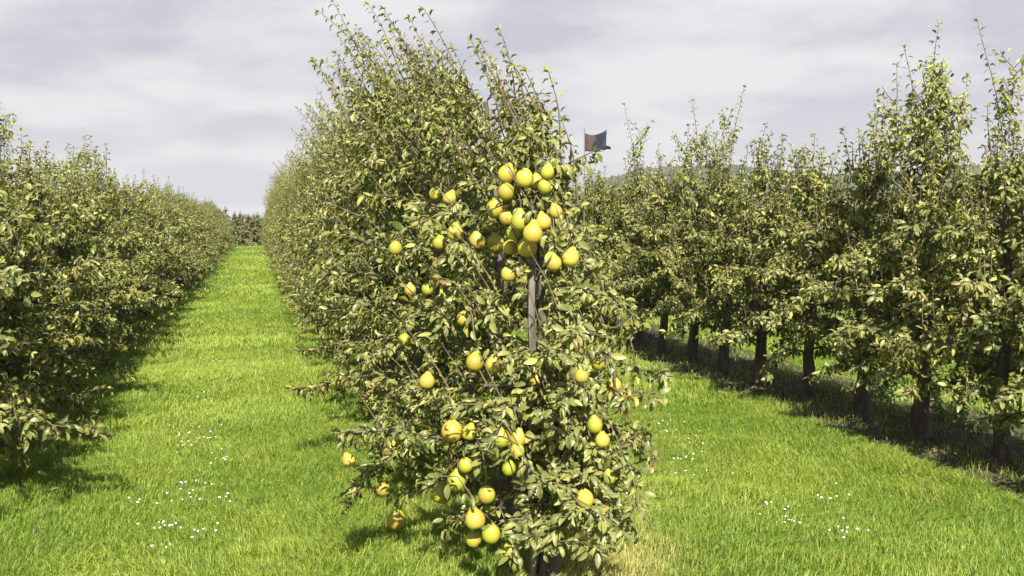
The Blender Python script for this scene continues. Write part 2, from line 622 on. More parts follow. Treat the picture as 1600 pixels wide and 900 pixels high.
def copy_tree(src, loc, rz, sc, label, group):
    c = src.copy()
    COL.objects.link(c)
    c.location, c.scale = loc, sc
    c.rotation_euler = (0, 0, rz)
    c['label'], c['group'] = label, group
    for ch in list(src.children):
        k = ch.copy()
        COL.objects.link(k)
        k.parent = c
    return c


# ------------------------------------------------------------------ the setting
XC, XL, XR, XB = 1.29, -2.05, 4.85, 8.4            # the rows: front tree's row, left, right, the one behind the right row
YH = ground_at(835, 905)[1]                        # the front tree
ROW_END = 60.0


def sheet(name, x0, x1, y0, y1, z, mat, nx=1, ny=1, wob=0.0, seed=1):
    xs, ys = np.linspace(x0, x1, nx + 1), np.linspace(y0, y1, ny + 1)
    X, Y = np.meshgrid(xs, ys)
    if wob:
        edge = (X == x0) | (X == x1)
        X = X + np.where(edge, (vnoise(Y * 2.3, X * 5 + 7, seed) - 0.5) * 2 * wob, 0)
    V = np.stack((X.ravel(), Y.ravel(), np.full(X.size, z)), 1)
    i = np.arange(ny)[:, None] * (nx + 1) + np.arange(nx)[None]
    Q = np.stack((i, i + 1, i + nx + 2, i + nx + 1), -1).reshape(-1, 4)
    return tag(link(name, mesh_from(name, V, [Q], [mat])), kind='structure')


sheet('ground', -400, 740, -28, 740, 0.0, M_GROUND)
for x, ha, hb, sd_ in ((XR, 0.48, 1.15, 3), (XB, 0.6, 0.6, 4)):  # soil behind the right row widened; its dark colour imitates shade under the trees
    sheet('soil_and_shade_strip', x - ha, x + hb, 2.0, ROW_END, 0.004, M_SOIL, 2, 160, 0.12, sd_)


def grass_object():
    rng = np.random.default_rng(5)
    P, W, HT = [], [], []

    def zone(x0, x1, y0, y1, dens, w, h, keep=None):
        n = int((x1 - x0) * (y1 - y0) * dens)
        x, y = rng.uniform(x0, x1, n), rng.uniform(y0, y1, n)
        # only where the orchard floor can be seen from about the camera: a wedge wider than the picture
        ang = np.arctan2(x, y)
        k = (ang > -0.42) & (ang < 0.92)
        # bare strips under the right rows, the first widened to stand in for shade
        for xr in (XR, XB):
            off_, hw_ = (0.33, 0.81) if xr == XR else (0.0, 0.6)
            s = np.abs(x - xr - off_) < hw_ + 0.25 * (vnoise(y * 2.1, x * 2.1, 9) - 0.5)
            k &= ~s | (rng.random(n) < 0.10)
        P.append(np.stack((x[k], y[k]), 1)); W.append(np.full(k.sum(), w)); HT.append(np.full(k.sum(), h))

    zone(-3.2, 5.6, 3.6, 8.0, 8200, 0.0038, 0.068)
    zone(-3.2, 8.0, 8.0, 13.0, 4200, 0.0055, 0.068)
    zone(-3.0, 8.2, 13.0, 22.0, 1500, 0.009, 0.07)
    zone(-3.0, 8.2, 22.0, 62.0, 380, 0.02, 0.075)
    zone(5.6, 9.0, 3.6, 8.0, 900, 0.006, 0.09)
    p, w, h = np.concatenate(P), np.concatenate(W), np.concatenate(HT)
    n = len(p)
    x, y = p[:, 0], p[:, 1]
    n1 = vnoise(x * 1.1, y * 1.1, 1); n2 = vnoise(x * 3.7, y * 3.7, 2); n3 = vnoise(x * 9, y * 9, 3)
    strip = np.minimum.reduce([np.abs(x - r_) for r_ in (XL, XC, XR, XB)])
    edge = np.clip(1 - np.abs(strip - 0.75) / 0.35, 0, 1)
    tuft = np.clip((vnoise(x * 5.3, y * 5.3, 14) - 0.55) * 3, 0, 1) * n1
    h = h * (0.40 + 0.75 * n2 * n3 + 0.30 * n1 + 0.75 * tuft) * rng.uniform(0.6, 1.25, n) * (1 + 0.45 * edge * n2)
    track = np.maximum(np.exp(-((x - (XL + XC) / 2 + 0.05) / 0.30) ** 2), np.exp(-((x - 3.1) / 0.3) ** 2)) * 0.5
    h *= 1 - 0.35 * track
    w = w * rng.uniform(0.7, 1.3, n)
    az = rng.uniform(0, 2 * np.pi, n) * 0.75 + (vnoise(x * 0.8, y * 0.8, 4) * 6.28)
    ld = np.stack((np.cos(az), np.sin(az)), 1)
    bend = rng.uniform(0.25, 1.15, n)
    face = rng.uniform(0, 2 * np.pi, n)
    sx = np.stack((np.cos(face), np.sin(face)), 1) * (w * 0.5)[:, None]
    V = np.zeros((n, 5, 3))
    V[:, 0, :2], V[:, 1, :2] = p - sx, p + sx
    m = p + ld * (h * bend * 0.3)[:, None]
    V[:, 2, :2], V[:, 3, :2] = m + sx * 0.8, m - sx * 0.8
    V[:, 2, 2] = V[:, 3, 2] = h * 0.62
    V[:, 4, :2] = p + ld * (h * bend)[:, None]
    V[:, 4, 2] = h * (1.05 - 0.3 * bend)
    off = (np.arange(n) * 5)[:, None]
    Q = np.array([0, 1, 2, 3])[None] + off
    T = np.array([3, 2, 4])[None] + off
    a, b, c = np.array((0.148, 0.232, 0.028)), np.array((0.305, 0.362, 0.060)), np.array((0.45, 0.41, 0.15))
    f = np.clip(0.05 + 0.75 * n1 + 0.6 * (n2 - 0.5) + rng.normal(0, 0.22, n) + 0.25 * track, 0, 1)[:, None]
    dry = np.clip((rng.random(n) < 0.035) * 0.7 + 0.8 * np.exp(-((x - XC - 0.33) / 0.2) ** 2 - ((y - YH - 0.15) / 0.9) ** 2) + 0.75 * np.exp(-((x - XC - 0.25) / 0.45) ** 2) * np.clip(n2 * 1.6 - 0.25, 0, 1), 0, 1)[:, None]
    col = (a * (1 - f) + b * f) * (1 - dry) + c * dry
    col *= rng.uniform(0.8, 1.2, n)[:, None]
    me = mesh_from('grass', V.reshape(-1, 3), [Q, T], [M_GRASS], None, np.repeat(col, 5, axis=0))
    tag(link('grass', me), 'short bright green grass covering the orchard alleys', 'grass', kind='stuff')


grass_object()


def hills_object():
    """A long low wooded ridge far to the right, its skyline uneven with tree crowns."""
    D = 520.0
    pr = [(700, 338), (860, 316), (940, 284), (1000, 268), (1060, 263), (1150, 262), (1230, 272), (1320, 277), (1400, 273), (1470, 264), (1540, 262), (1640, 268), (1900, 285), (2200, 325)]
    px = np.arange(700, 2200, 2.2)
    py = np.interp(px, [a for a, _ in pr], [b for _, b in pr])
    dirs = np.array([ray(a, b) for a, b in zip(px, py)])
    hor = dirs[:, :2] / np.linalg.norm(dirs[:, :2], axis=1, keepdims=True)
    top = CAM_H + dirs[:, 2] / np.linalg.norm(dirs[:, :2], axis=1) * D - 1.2
    rows, V = 16, []
    u = px * 0.35
    for k in range(rows):
        f = k / (rows - 1)
        dist = D - 170 * (1 - f) if k < rows - 4 else D - 170 * (1 - f)
        zz = np.maximum(top, 0) * (math.sin(f * math.pi / 2) ** 1.2)
        bump = (vnoise(u * 0.5 + k * 3.1, u * 0 + k * 1.9, 11) * 2.6 + vnoise(u * 1.6, u * 0 + k * 2.7, 12) * 1.2) * (0.25 + f)
        V.append(np.stack((hor[:, 0] * dist, hor[:, 1] * dist, zz + bump * np.clip(top / 8, 0, 1) - 0.5), 1))
    V.append(np.stack((hor[:, 0] * (D + 120), hor[:, 1] * (D + 120), np.full(len(px), -0.5)), 1))
    V = np.array(V)
    m, nn = V.shape[0], V.shape[1]
    i = np.arange(m - 1)[:, None] * nn + np.arange(nn - 1)[None]
    Q = np.stack((i, i + 1, i + nn + 1, i + nn), -1).reshape(-1, 4)
    tag(link('hills', mesh_from('hills', V.reshape(-1, 3), [Q], [M_HILL], smooth=False)), kind='structure')


hills_object()

# ------------------------------------------------------------------ pear trees
WIND = Vector((-0.75, 0.1, -0.05))
STILL = Vector((0.0, 0.0, 0.0))
LOWPROF = ((0.35, 0.40), (0.7, 0.66), (1.05, 0.6), (1.35, 0.4), (1.65, 0.24), (2.2, 0.12))
HEROPROF = ((0.2, 0.34), (0.45, 0.48), (0.75, 0.53), (1.1, 0.40), (1.45, 0.25), (1.9, 0.15), (2.2, 0.1))
CENTPROF = ((0.25, 0.55), (0.6, 0.74), (1.1, 0.62), (1.6, 0.48), (2.0, 0.30), (2.4, 0.14))

kinds = {}


def kind(key, **kw):
    t = make_tree(**kw)
    kinds[key] = (wood_mesh(t), crown_mesh(t))
    return kinds[key]


# windswept kinds for the middle row
for i in range(4):
    kind('swept%d' % i, seed=20 + i, H=2.26 + 0.06 * i, prof=CENTPROF, n_limbs=28, low=0.30, leaf=0.057, dens=1.65, wind=WIND, shoots=11, shoot_len=(0.4, 0.85), r0=0.055, lean=-0.12)
# upright kinds for the outer rows
for i in range(3):
    kind('low%d' % i, seed=40 + i, H=1.93 + 0.06 * i, prof=LOWPROF, leaders=((0.02, 0, 1.7, 2.36 + 0.12 * i), (-0.12 + 0.1 * i, 0.08, 1.7, 2.22), (0.1, -0.06, 1.7, 2.15)), n_limbs=37, low=0.42, dens=1.8, leaf=0.062, wind=STILL, shoots=6, shoot_len=(0.15, 0.36), r0=0.062)
kind('leader0', seed=50, H=1.95, prof=LOWPROF, n_limbs=37, low=0.42, dens=1.8, leaf=0.062, shoots=4, shoot_len=(0.15, 0.3), leaders=((0.0, 0.0, 1.75, 2.97), (0.07, 0.05, 1.75, 2.5)), r0=0.062)
kind('leader1', seed=51, H=1.95, prof=LOWPROF, n_limbs=37, low=0.42, dens=1.8, leaf=0.062, shoots=5, shoot_len=(0.15, 0.35), leaders=((0.03, 0, 1.8, 2.86), (-0.14, 0.05, 1.85, 2.6), (0.16, -0.1, 1.9, 2.5)), r0=0.064)
kind('leader2', seed=52, H=1.92, prof=LOWPROF, n_limbs=36, low=0.42, dens=1.8, leaf=0.062, shoots=7, shoot_len=(0.2, 0.45), leaders=((0.08, 0.0, 1.78, 2.45),), r0=0.065)
kind('cluster', seed=53, H=2.1, prof=LOWPROF, n_limbs=38, low=0.42, dens=1.8, leaf=0.064, shoots=4, shoot_len=(0.2, 0.4), r0=0.066,
     leaders=((-0.30, 0, 1.9, 2.72), (-0.20, 0.05, 1.95, 2.5), (-0.08, -0.05, 1.95, 2.86), (0.07, 0.03, 2.0, 3.05), (0.0, 0.06, 2.0, 2.6), (0.17, 0, 1.95, 2.62), (0.28, 0.04, 1.9, 2.66), (0.12, 0.1, 1.95, 2.75)))
# left row: fuller to the ground, shorter tops
for i in range(3):
    kind('full%d' % i, seed=60 + i, H=1.72 + 0.05 * i, prof=((0.2, 0.62), (0.5, 0.88), (1.0, 0.78), (1.3, 0.62), (1.6, 0.4), (2.0, 0.2)), n_limbs=31, low=0.30, leaf=0.061, dens=1.75, leaders=((0.0, 0.0, 1.55, 2.22 + 0.12 * i), (0.12 - 0.1 * i, 0.1, 1.55, 2.15), (-0.14, -0.05, 1.5, 2.05)), shoots=9, shoot_len=(0.3, 0.6), r0=0.062)
kind('fulltall', seed=64, H=1.82, prof=((0.2, 0.62), (0.5, 0.88), (1.0, 0.78), (1.3, 0.62), (1.6, 0.4), (2.0, 0.2)), n_limbs=31, low=0.30, leaf=0.061, dens=1.75, shoots=8, shoot_len=(0.2, 0.5), leaders=((0, 0, 1.95, 2.6), (0.15, 0.1, 1.95, 2.45)), r0=0.062)

protos = {}


def place(key, loc, rz, sc, label, group):
    if key in protos:
        return copy_tree(protos[key], loc, rz, sc, label, group)
    protos[key] = tree_object('pear_tree', kinds[key][0], kinds[key][1], loc, rz, sc, label, group)
    return protos[key]


ORD = 'zeroth first second third fourth fifth sixth seventh eighth ninth tenth eleventh twelfth thirteenth fourteenth'.split()
rr = random.Random(77)

# the pears of the front trees: x, y, width in the photograph, how deep inside the crown (0 outer face, 1 by the stake), blush
PEARS = [
    (791, 272, 30, 0, 'highest pear of the top cluster, a leaf lying across it'),
    (820, 279, 31, 0, 'pear with a red neck, right of the highest pear in the top cluster'),
    (791, 300, 28, 0, 'pear hanging directly below the highest pear of the top cluster'),
    (838, 284, 20, .3, 'thin slice of pear squeezed between two larger ones in the top cluster'),
    (851, 292, 23, 0, 'long pear at the lower right corner of the top cluster'),
    (855, 269, 24, 0, 'upper right pear of the top cluster, half behind leaves'),
    (775, 326, 33, 0, 'round orange cheeked pear at the upper left of the big cluster above the stake'),
    (791, 340, 24, .3, 'yellow pear tucked behind the upper left pear of the big cluster'),
    (813, 346, 32, 0, 'pear with orange shoulders in the middle of the big cluster above the stake'),
    (849, 347, 26, 0, 'tilted pear with brown neck at the right end of the big cluster'),
    (832, 365, 33, -.1, 'brightest yellow pear, lower right front of the big cluster above the stake'),
    (804, 364, 27, .4, 'shaded green pear in the middle of the big cluster above the stake'),
    (774, 381, 30, .6, 'dark brownish shaded pear at the lower left of the big cluster'),
    (797, 386, 26, .8, 'shaded pear just above the top of the grey stake'),
    (824, 386, 34, .45, 'shaded green pear below the brightest pear of the big cluster'),
    (865, 411, 27, 0, 'green yellow pear, left one of the pair right of the stake top'),
    (891, 403, 30, 0, 'yellow pear with an orange edge, right one of the pair right of the stake top'),
    (795, 428, 26, .8, 'dim green pear in the dark beside the upper stake'),
    (681, 303, 22, 0, 'left one of the two small pears high on the left of the top cluster'),
    (702, 310, 23, 0, 'right one of the two small pears high on the left of the top cluster'),
    (712, 364, 29, 0, 'pale green pear between leaves left of the big cluster'),
    (687, 379, 24, .1, 'half hidden pear just left of the pale green pear'),
    (745, 377, 28, .1, 'leaf crossed yellow pear between the pale green pear and the big cluster'),
    (618, 388, 20, .2, 'small yellow pear far left of the stake top, nearly buried in leaves'),
    (868, 331, 17, .3, 'tiny green pear peeping out right of the big cluster'),
    (641, 453, 20, .2, 'left one of two small yellow pears buried in leaves left of the stake'),
    (668, 452, 19, .2, 'right one of two small yellow pears buried in leaves left of the stake'),
    (725, 498, 25, .1, 'yellow pear beside a dark gap in the leaves, left of the lower stake'),
    (632, 531, 21, .2, 'small yellow pear in the leaves at mid height on the left'),
    (742, 566, 30, 0, 'left one of the bright pair at mid height left of the trunk'),
    (771, 569, 28, 0, 'right one of the bright pair at mid height left of the trunk'),
    (667, 596, 26, 0, 'single yellow pear below and left of the mid height pair'),
    (838, 595, 24, .5, 'dim green pear close to the trunk at mid height'),
    (908, 588, 19, 0, 'small orange pear on the right side at mid height'),
    (935, 568, 15, .2, 'smallest pear, high on the right side of the lower crown'),
    (960, 602, 15, .1, 'small orange pear near the right edge of the lower crown'),
    (706, 674, 36, -.1, 'largest round pear, left of the bare branch in the lower crown'),
    (733, 676, 26, .2, 'pear half hidden behind the largest round pear'),
    (783, 684, 32, -.05, 'smooth yellow pear at the right end of the bare branch'),
    (809, 686, 27, .15, 'leaf covered pear touching the smooth yellow pear on its right'),
    (808, 704, 20, .1, 'small green pear under the leaf covered pear near the trunk'),
    (929, 664, 27, 0, 'upper one of two orange pears low on the right side'),
    (941, 688, 25, 0, 'lower one of two orange pears low on the right side'),
    (612, 702, 28, .1, 'greenish pear under withered brown leaves on the left'),
    (545, 720, 21, .1, 'small pear hanging alone at the far left of the crown'),
    (727, 727, 25, .1, 'green pear with a leaf over it above the low double pears'),
    (795, 732, 22, .1, 'leaf wrapped orange pear left of the lower trunk'),
    (599, 764, 24, 0, 'upper one of the two pears hanging free at the lower left'),
    (690, 771, 37, -.05, 'left one of the low double pears, mottled with orange'),
    (713, 752, 33, -.05, 'right one of the low double pears, smooth and yellow'),
    (760, 773, 29, .05, 'pear with leaves over its top right of the low double pears'),
    (619, 812, 33, -.05, 'lowest pear at the left, hanging free above the grass'),
    (742, 812, 34, -.05, 'tall pear at the upper left of the lowest bunch'),
    (768, 834, 32, -.05, 'round pear at the right of the lowest bunch'),
    (740, 843, 26, .15, 'half hidden pear at the bottom of the lowest bunch'),
    (797, 859, 30, .5, 'dark shaded pear lowest of all beside the trunk foot'),
    (914, 779, 31, 0, 'plump yellow pear at the lower right edge of the crown'),
    (951, 746, 22, .1, 'orange pear at the right edge above the plump yellow pear'),
]

# pear positions
pear_list = []
ts_ = np.linspace(3.2, 7.0, 400)
for (px, py, w, deep, label) in PEARS:
    d = ray(px, py)
    P = EYE[None] + ts_[:, None] * d[None]
    cx = XC
    base_y = YH
    best = None
    # first tree whose crown the line of sight enters
    for k, pf in ((0, HEROPROF), (1, CENTPROF), (2, CENTPROF)):
        yy = YH + 0.8 * k
        rad = np.interp(np.maximum(P[:, 2], 0.55), [a for a, _ in pf], [b for _, b in pf]) * 0.88
        if k == 0:
            rad = np.where(P[:, 2] > 1.3, np.maximum(rad, 0.24), rad)
        dist = np.hypot(P[:, 0] - XC, P[:, 1] - yy)
        ins = np.where(dist < rad)[0]
        if len(ins):
            depth_in = deep * rad[ins[0]] * 0.95
            best = ts_[ins[0]] + depth_in
            break
    if best is None:
        dist = np.hypot(P[:, 0] - XC, P[:, 1] - YH)
        best = ts_[np.argmin(dist)]
    pos = EYE + best * d
    diam = min(0.098, max(0.06, 0.94 * w * best / F))
    pear_list.append((pos, diam, label, px, py))


GAPS = []
SUNV = np.array(tuple(tosun))


def pear_gap(t, loc, seed):
    """Thin out leaves touching a fruit, hiding it from the camera or blocking its sunlight."""
    r = random.Random(seed)
    A = np.array([tuple(p) for p in t.pos]) + np.array(loc)[None]
    A = A + 0.5 * np.array(t.size)[:, None] * np.array([tuple(p) for p in t.dir])
    keep = np.ones(len(A), bool)
    for pos, diam, *_ in pear_list + GAPS:
        out = EYE - pos
        out = out / np.linalg.norm(out)
        rel = A - pos
        s = rel @ out
        lat = np.linalg.norm(rel - s[:, None] * out[None], axis=1)
        hit = (s > -diam * 0.4) & (s < 0.6) & (lat < diam * 0.62)
        s2 = rel @ SUNV
        lat2 = np.linalg.norm(rel - s2[:, None] * SUNV[None], axis=1)
        sunny = (s2 > 0) & (s2 < 0.35) & (lat2 < diam * 0.5)
        near = np.linalg.norm(rel, axis=1) < diam * 0.55
        for i in np.where(hit | near | sunny)[0]:
            if near[i] or r.random() < (0.93 if hit[i] else 0.7):
                keep[i] = False
    return keep


def front_tree(t, loc, label, seed):
    # fruit twigs: each pear hangs from a twig of the nearest branch
    if t.nodes:
        N = np.array([tuple(p) for p in t.nodes])
        for pos, diam, lab, *_ in pear_list:
            top = pos - np.array(loc) + np.array((0, 0, diam * 1.0))
            if owner[lab] != seed:
                continue
            j = int(np.argmin(np.linalg.norm(N - top, axis=1) + 2.0 * np.maximum(0, top[2] + 0.01 - N[:, 2])))
            b = Vector(N[j])
            e = Vector(top)
            m = (b + e) * 0.5 + Vector((0, 0, 0.05))
            tw = [b, b.lerp(m, 0.6), m, m.lerp(e, 0.6), e]
            t.twigs.append((tw, 0.0042, 0.0028))
            spurs(t, tw, 0.035, 4, 0.062, (0, 0), 0.1, WIND * 0.4, 0.1)
    keep = pear_gap(t, loc, seed)
    o = tree_object('pear_tree', wood_mesh(t), crown_mesh(t, keep=keep), loc, 0, (1, 1, 1), label, 'pear trees of the middle row')
    return o


hero = make_tree(seed=7, H=2.08, prof=HEROPROF, n_limbs=34, low=0.40, leaf=0.052, wind=WIND * 0.75, shoots=9, shoot_len=(0.25, 0.5), r0=0.046, dens=2.35, lean=-0.06, shoot_low=0.55,
                 extra=((0.62, math.pi + 0.15, 0.9, 0.25, 0.06), (0.70, math.pi - 0.35, 0.8, 0.3, 0.08), (0.66, 0.1, 0.5, 0.3, 0.1), (0.45, -1.2, 0.45, 0.4, 0.1), (0.42, -2.2, 0.55, 0.3, 0.1),
                        (0.5, -1.6, 0.5, 0.35, 0.1), (0.85, -1.4, 0.45, 0.4, 0.08), (0.75, -1.65, 0.4, 0.35, 0.14), (0.95, -1.72, 0.32, 0.3, 0.15), (0.72, -1.66, 0.36, 0.35, 0.16), (0.6, -1.5, 0.36, 0.4, 0.14), (0.86, -1.8, 0.34, 0.3, 0.15), (1.04, -1.6, 0.28, 0.3, 0.16), (0.36, -1.35, 0.34, 0.35, 0.14), (0.4, -1.75, 0.36, 0.3, 0.14)))
hero.tint = [(a * 0.88, b * 0.9, c * 0.85) for a, b, c in hero.tint]
tree2 = make_tree(seed=9, H=2.26, prof=CENTPROF, n_limbs=31, low=0.3, leaf=0.055, dens=1.95, wind=WIND, shoots=11, shoot_len=(0.4, 0.8), r0=0.05, lean=-0.12)
tree3 = make_tree(seed=10, H=2.34, prof=CENTPROF, n_limbs=30, low=0.3, leaf=0.055, dens=1.9, wind=WIND, shoots=11, shoot_len=(0.4, 0.8), r0=0.05, lean=-0.12)
for z in np.arange(1.08, 1.5, 0.035):
    GAPS.append((np.array((XC - 0.085, YH - 0.02, z)), 0.055))
locs = [(XC, YH, 0), (XC + 0.02, YH + 0.82, 0), (XC - 0.02, YH + 1.62, 0)]
owner = {}
for pos, diam, lab, *_ in pear_list:
    owner[lab] = (7, 9, 10)[int(np.argmin([abs(pos[1] - l[1] + 0.3) for l in locs]))]
front_tree(hero, locs[0], 'pear tree laden with yellow pears at the near end of the middle row', 7)
front_tree(tree2, locs[1], 'windswept pear tree directly behind the laden front tree', 9)
front_tree(tree3, locs[2], 'third pear tree of the middle row, tall shoots blown to the left', 10)

y, i = YH + 2.42, 4
while y < ROW_END:
    lab = ('windswept pear tree, %s of the middle row counted from the laden front tree' % ORD[i]) if i <= 10 else 'far windswept pear tree of the middle row, crown merged with its neighbours'
    s = rr.uniform(0.95, 1.1)
    place('swept%d' % rr.randrange(4), (XC + rr.uniform(-0.06, 0.06), y, 0), rr.uniform(-0.4, 0.4), (s, s * rr.choice((1, -1)), s * rr.uniform(0.97, 1.07)), lab, 'pear trees of the middle row')
    y += rr.uniform(0.74, 0.9)
    i += 1

# right row: trunks where the photograph shows them
right = [(1700, 'low1', 0.3, 'pear tree cut by the right edge of the photo, only its leafy side showing'),
         (1565, 'leader0', 0.2, 'pear tree at the right edge with one leader above the frame and low hanging leaves'),
         (1440, 'cluster', 0.0, 'tall pear tree of the right row with a cluster of bare topped leaders'),
         (1345, 'leader2', 0.0, 'pear tree next beyond the cluster of tall leaders, with a short leader'),
         (1263, 'low0', 1.0, 'short topped pear tree, second beyond the cluster of tall leaders'),
         (1195, 'leader2', 2.0, 'pear tree with one thin low leader, third beyond the cluster of tall leaders'),
         (1128, 'leader0', 3.0, 'pear tree with a tall single spire, fourth beyond the cluster of tall leaders'),
         (1085, 'leader1', 0.0, 'pear tree with three spires, fifth beyond the cluster of tall leaders'),
         (1037, 'low2', 0.0, 'low pear tree with only short tips between the three spires and the lone thin spire'),
         (993, 'leader0', 1.2, 'pear tree with a lone thin spire standing right of the dark flag'),
         (948, 'low0', 2.0, 'low pear tree between the lone thin spire and the dark flag')]
pos_y = []
for px, key, rz, lab in right:
    # where the line of sight to the trunk foot meets the row
    d = ray(px, 600)
    yy = XR * d[1] / d[0]
    pos_y.append(yy)
    s = rr.uniform(0.98, 1.05)
    place(key, (XR + rr.uniform(-0.05, 0.05), yy, 0), rz, (s, s, s * (1.0 if key != 'leader0' else 1.02)), lab, 'pear trees of the right row')
for k, yy in enumerate((pos_y[0] - 0.8, pos_y[0] - 1.65)):  # row continued out of view, added for the shadows these trees cast
    place(('low2', 'low0')[k], (XR + 0.03, yy, 0), 1.0 + k, (1, 1, 1), 'pear tree of the right row standing outside the right edge of the photo', 'pear trees of the right row')
y = pos_y[-1] + 0.8
i = 0
while y < ROW_END:
    s = rr.uniform(0.93, 1.08)
    place(rr.choice(('low0', 'low1', 'low2', 'leader2', 'leader1')), (XR + rr.uniform(-0.06, 0.06), y, 0), rr.uniform(0, 6.28), (s, s, s),
          'far pear tree of the right row, crown merged with its neighbours', 'pear trees of the right row')
    y += rr.uniform(0.78, 0.95)
# the row behind the right row
y = 7.6
while y < ROW_END:
    s = rr.uniform(0.86, 0.98)
    place(rr.choice(('low0', 'low1', 'low2', 'low1')), (XB + rr.uniform(-0.06, 0.06), y, 0), rr.uniform(0, 6.28), (s, s, s),
          'pear tree glimpsed behind the right row, over and between its crowns', 'pear trees of the row behind')
    y += rr.uniform(0.9, 1.1)
# left row
y, i = 5.3, 1
while y < ROW_END:
    s = rr.uniform(0.95, 1.08)
    key = 'fulltall' if i in (5, 8, 11) else rr.choice(('full0', 'full1', 'full2', 'full2'))
    lab = {5: 'left row pear tree with a thin spire, fifth from the near end', 8: 'left row pear tree with a thin spire, eighth from the near end',
           11: 'left row pear tree with a thin spire, eleventh from the near end'}.get(i) or (
        'leafy pear tree, %s of the left row counted from the near end' % ORD[i] if i <= 10 else 'far pear tree of the left row, crown merged with its neighbours')
    place(key, (XL + rr.uniform(-0.06, 0.06), y, 0), rr.uniform(0, 6.28), (s, s, s * rr.uniform(0.96, 1.05)), lab, 'pear trees of the left row')
    y += rr.uniform(0.78, 0.92)
    i += 1

# ------------------------------------------------------------------ bushes closing the alleys
bushm = {}
for i in range(2):
    t = make_tree(seed=90 + i, H=2.1, prof=((0.1, 1.0), (0.8, 1.25), (1.4, 1.0), (2.2, 0.4)), n_limbs=30, low=0.12, leaf=0.15, shoots=8, shoot_len=(0.2, 0.4), r0=0.07, dens=0.55)
    dk = 0.55 if i == 0 else 0.8
    t.tint = [(a * dk * (0.55 if i else 0.5), b * dk * (0.42 if i else 0.6), c * dk * 0.8) for a, b, c in t.tint]
    bushm[i] = (wood_mesh(t), crown_mesh(t))
b0 = None
BUSH = [(-3.4, 63.0, 0), (-1.9, 62.0, 0), (-0.85, 63.5, 0), (0.0, 61.8, 1), (1.2, 63.0, 0), (3.0, 62.5, 0)]
pb = {}
for x, y, k in BUSH:
    label = 'reddish brown bush closing the far end of the left alley' if k else ('dark green bush among those closing the far ends of the alleys')
    s = rr.uniform(0.72, 0.92)
    if k in pb:
        copy_tree(pb[k], (x, y, 0), rr.uniform(0, 6), (s, s, s), label, 'bushes closing the far ends of the alleys')
    else:
        pb[k] = tree_object('bush', *bushm[k], (x, y, 0), 0.3, (s, s, s), label, 'bushes closing the far ends of the alleys', 'bush')
for x, y, s in ((-4.0, 120, 0.8), (1.0, 118, 0.85), (2.2, 125, 1.2), (-8.5, 125, 0.8), (-13, 128, 0.8)):
    o = copy_tree(pb[0], (x, y, 0), rr.uniform(0, 6), (s, s, s * 0.85), 'small round tree on the skyline beyond the far end of the left alley', 'trees on the skyline beyond the alley')
    o.name = 'distant_tree'
    o['category'] = 'tree'


# ------------------------------------------------------------------ pears
def lathe(profile, seg, squash=None):
    V, Q = [], []
    for (r_, z) in profile:
        for k in range(seg):
            a = 2 * math.pi * k / seg
            V.append((r_ * math.cos(a), r_ * math.sin(a), z))
    for i_ in range(len(profile) - 1):
        for k in range(seg):
            a, b = i_ * seg + k, i_ * seg + (k + 1) % seg
            Q.append((a, b, b + seg, a + seg))
    return np.array(V), np.array(Q)


def pear_body(seed, neck):
    """Outline of a pear of unit diameter, centre of the belly at the origin, eye downwards."""
    pr = [(0.03, -0.405), (0.07, -0.43), (0.13, -0.465), (0.24, -0.455), (0.36, -0.38), (0.455, -0.23), (0.5, -0.03), (0.475, 0.14), (0.405, 0.29),
          (0.32, 0.40), (0.245, 0.49 + neck * 0.3), (0.19, 0.575 + neck * 0.6), (0.15, 0.65 + neck), (0.10, 0.685 + neck), (0.035, 0.68 + neck)]
    v, q = lathe(pr, 20)
    r = random.Random(seed)
    a, b = r.uniform(0, 6), r.uniform(0, 6)
    ang = np.arctan2(v[:, 1], v[:, 0])
    k = 1 + 0.035 * np.sin(ang + a) + 0.02 * np.sin(2 * ang + b)
    v[:, 0] *= k; v[:, 1] *= k
    v[:, 0] += 0.05 * np.clip(v[:, 2], 0, 1) * math.sin(a)
    return v, q


PB = []
for i in range(4):
    v, q = pear_body(i, (-0.12, -0.03, 0.03, -0.08)[i])
    PB.append(mesh_from('pear', v * 0.09, [q], [M_PEAR]))
    sub = PB[-1]
sv, sq = tubes([([Vector((0, 0, 0.055)), Vector((0.003, 0, 0.075)), Vector((0.002, 0.002, 0.105))], 0.0028, 0.0035, 6)])
STEM = mesh_from('stem', sv, [sq], [M_TWIG])
cv, cq = [], []
for k in range(5):
    a = k * 2 * math.pi / 5
    c, s = math.cos(a), math.sin(a)
    n0 = len(cv)
    cv += [(0.002 * c - 0.002 * s, 0.002 * s + 0.002 * c, -0.0375), (0.002 * c + 0.002 * s, 0.002 * s - 0.002 * c, -0.0375),
           (0.007 * c + 0.0015 * s, 0.007 * s - 0.0015 * c, -0.0425), (0.007 * c - 0.0015 * s, 0.007 * s + 0.0015 * c, -0.0425)]
    cq.append((n0, n0 + 1, n0 + 2, n0 + 3))
CALYX = mesh_from('calyx', np.array(cv), [np.array(cq)], [M_BARK])
rp_ = random.Random(4)
for i, (pos, diam, lab, px, py) in enumerate(pear_list):
    o = link('pear', PB[rp_.randrange(4)])
    o.location = pos
    s = diam / 0.09
    o.scale = (s, s, s)
    o.rotation_euler = (rp_.gauss(0, 0.22), rp_.gauss(0, 0.22), rp_.uniform(-2.6, 0.6))
    tag(o, lab, 'pear', 'pears ripening on the front trees')
    link('stem', STEM, o)
    link('calyx', CALYX, o)


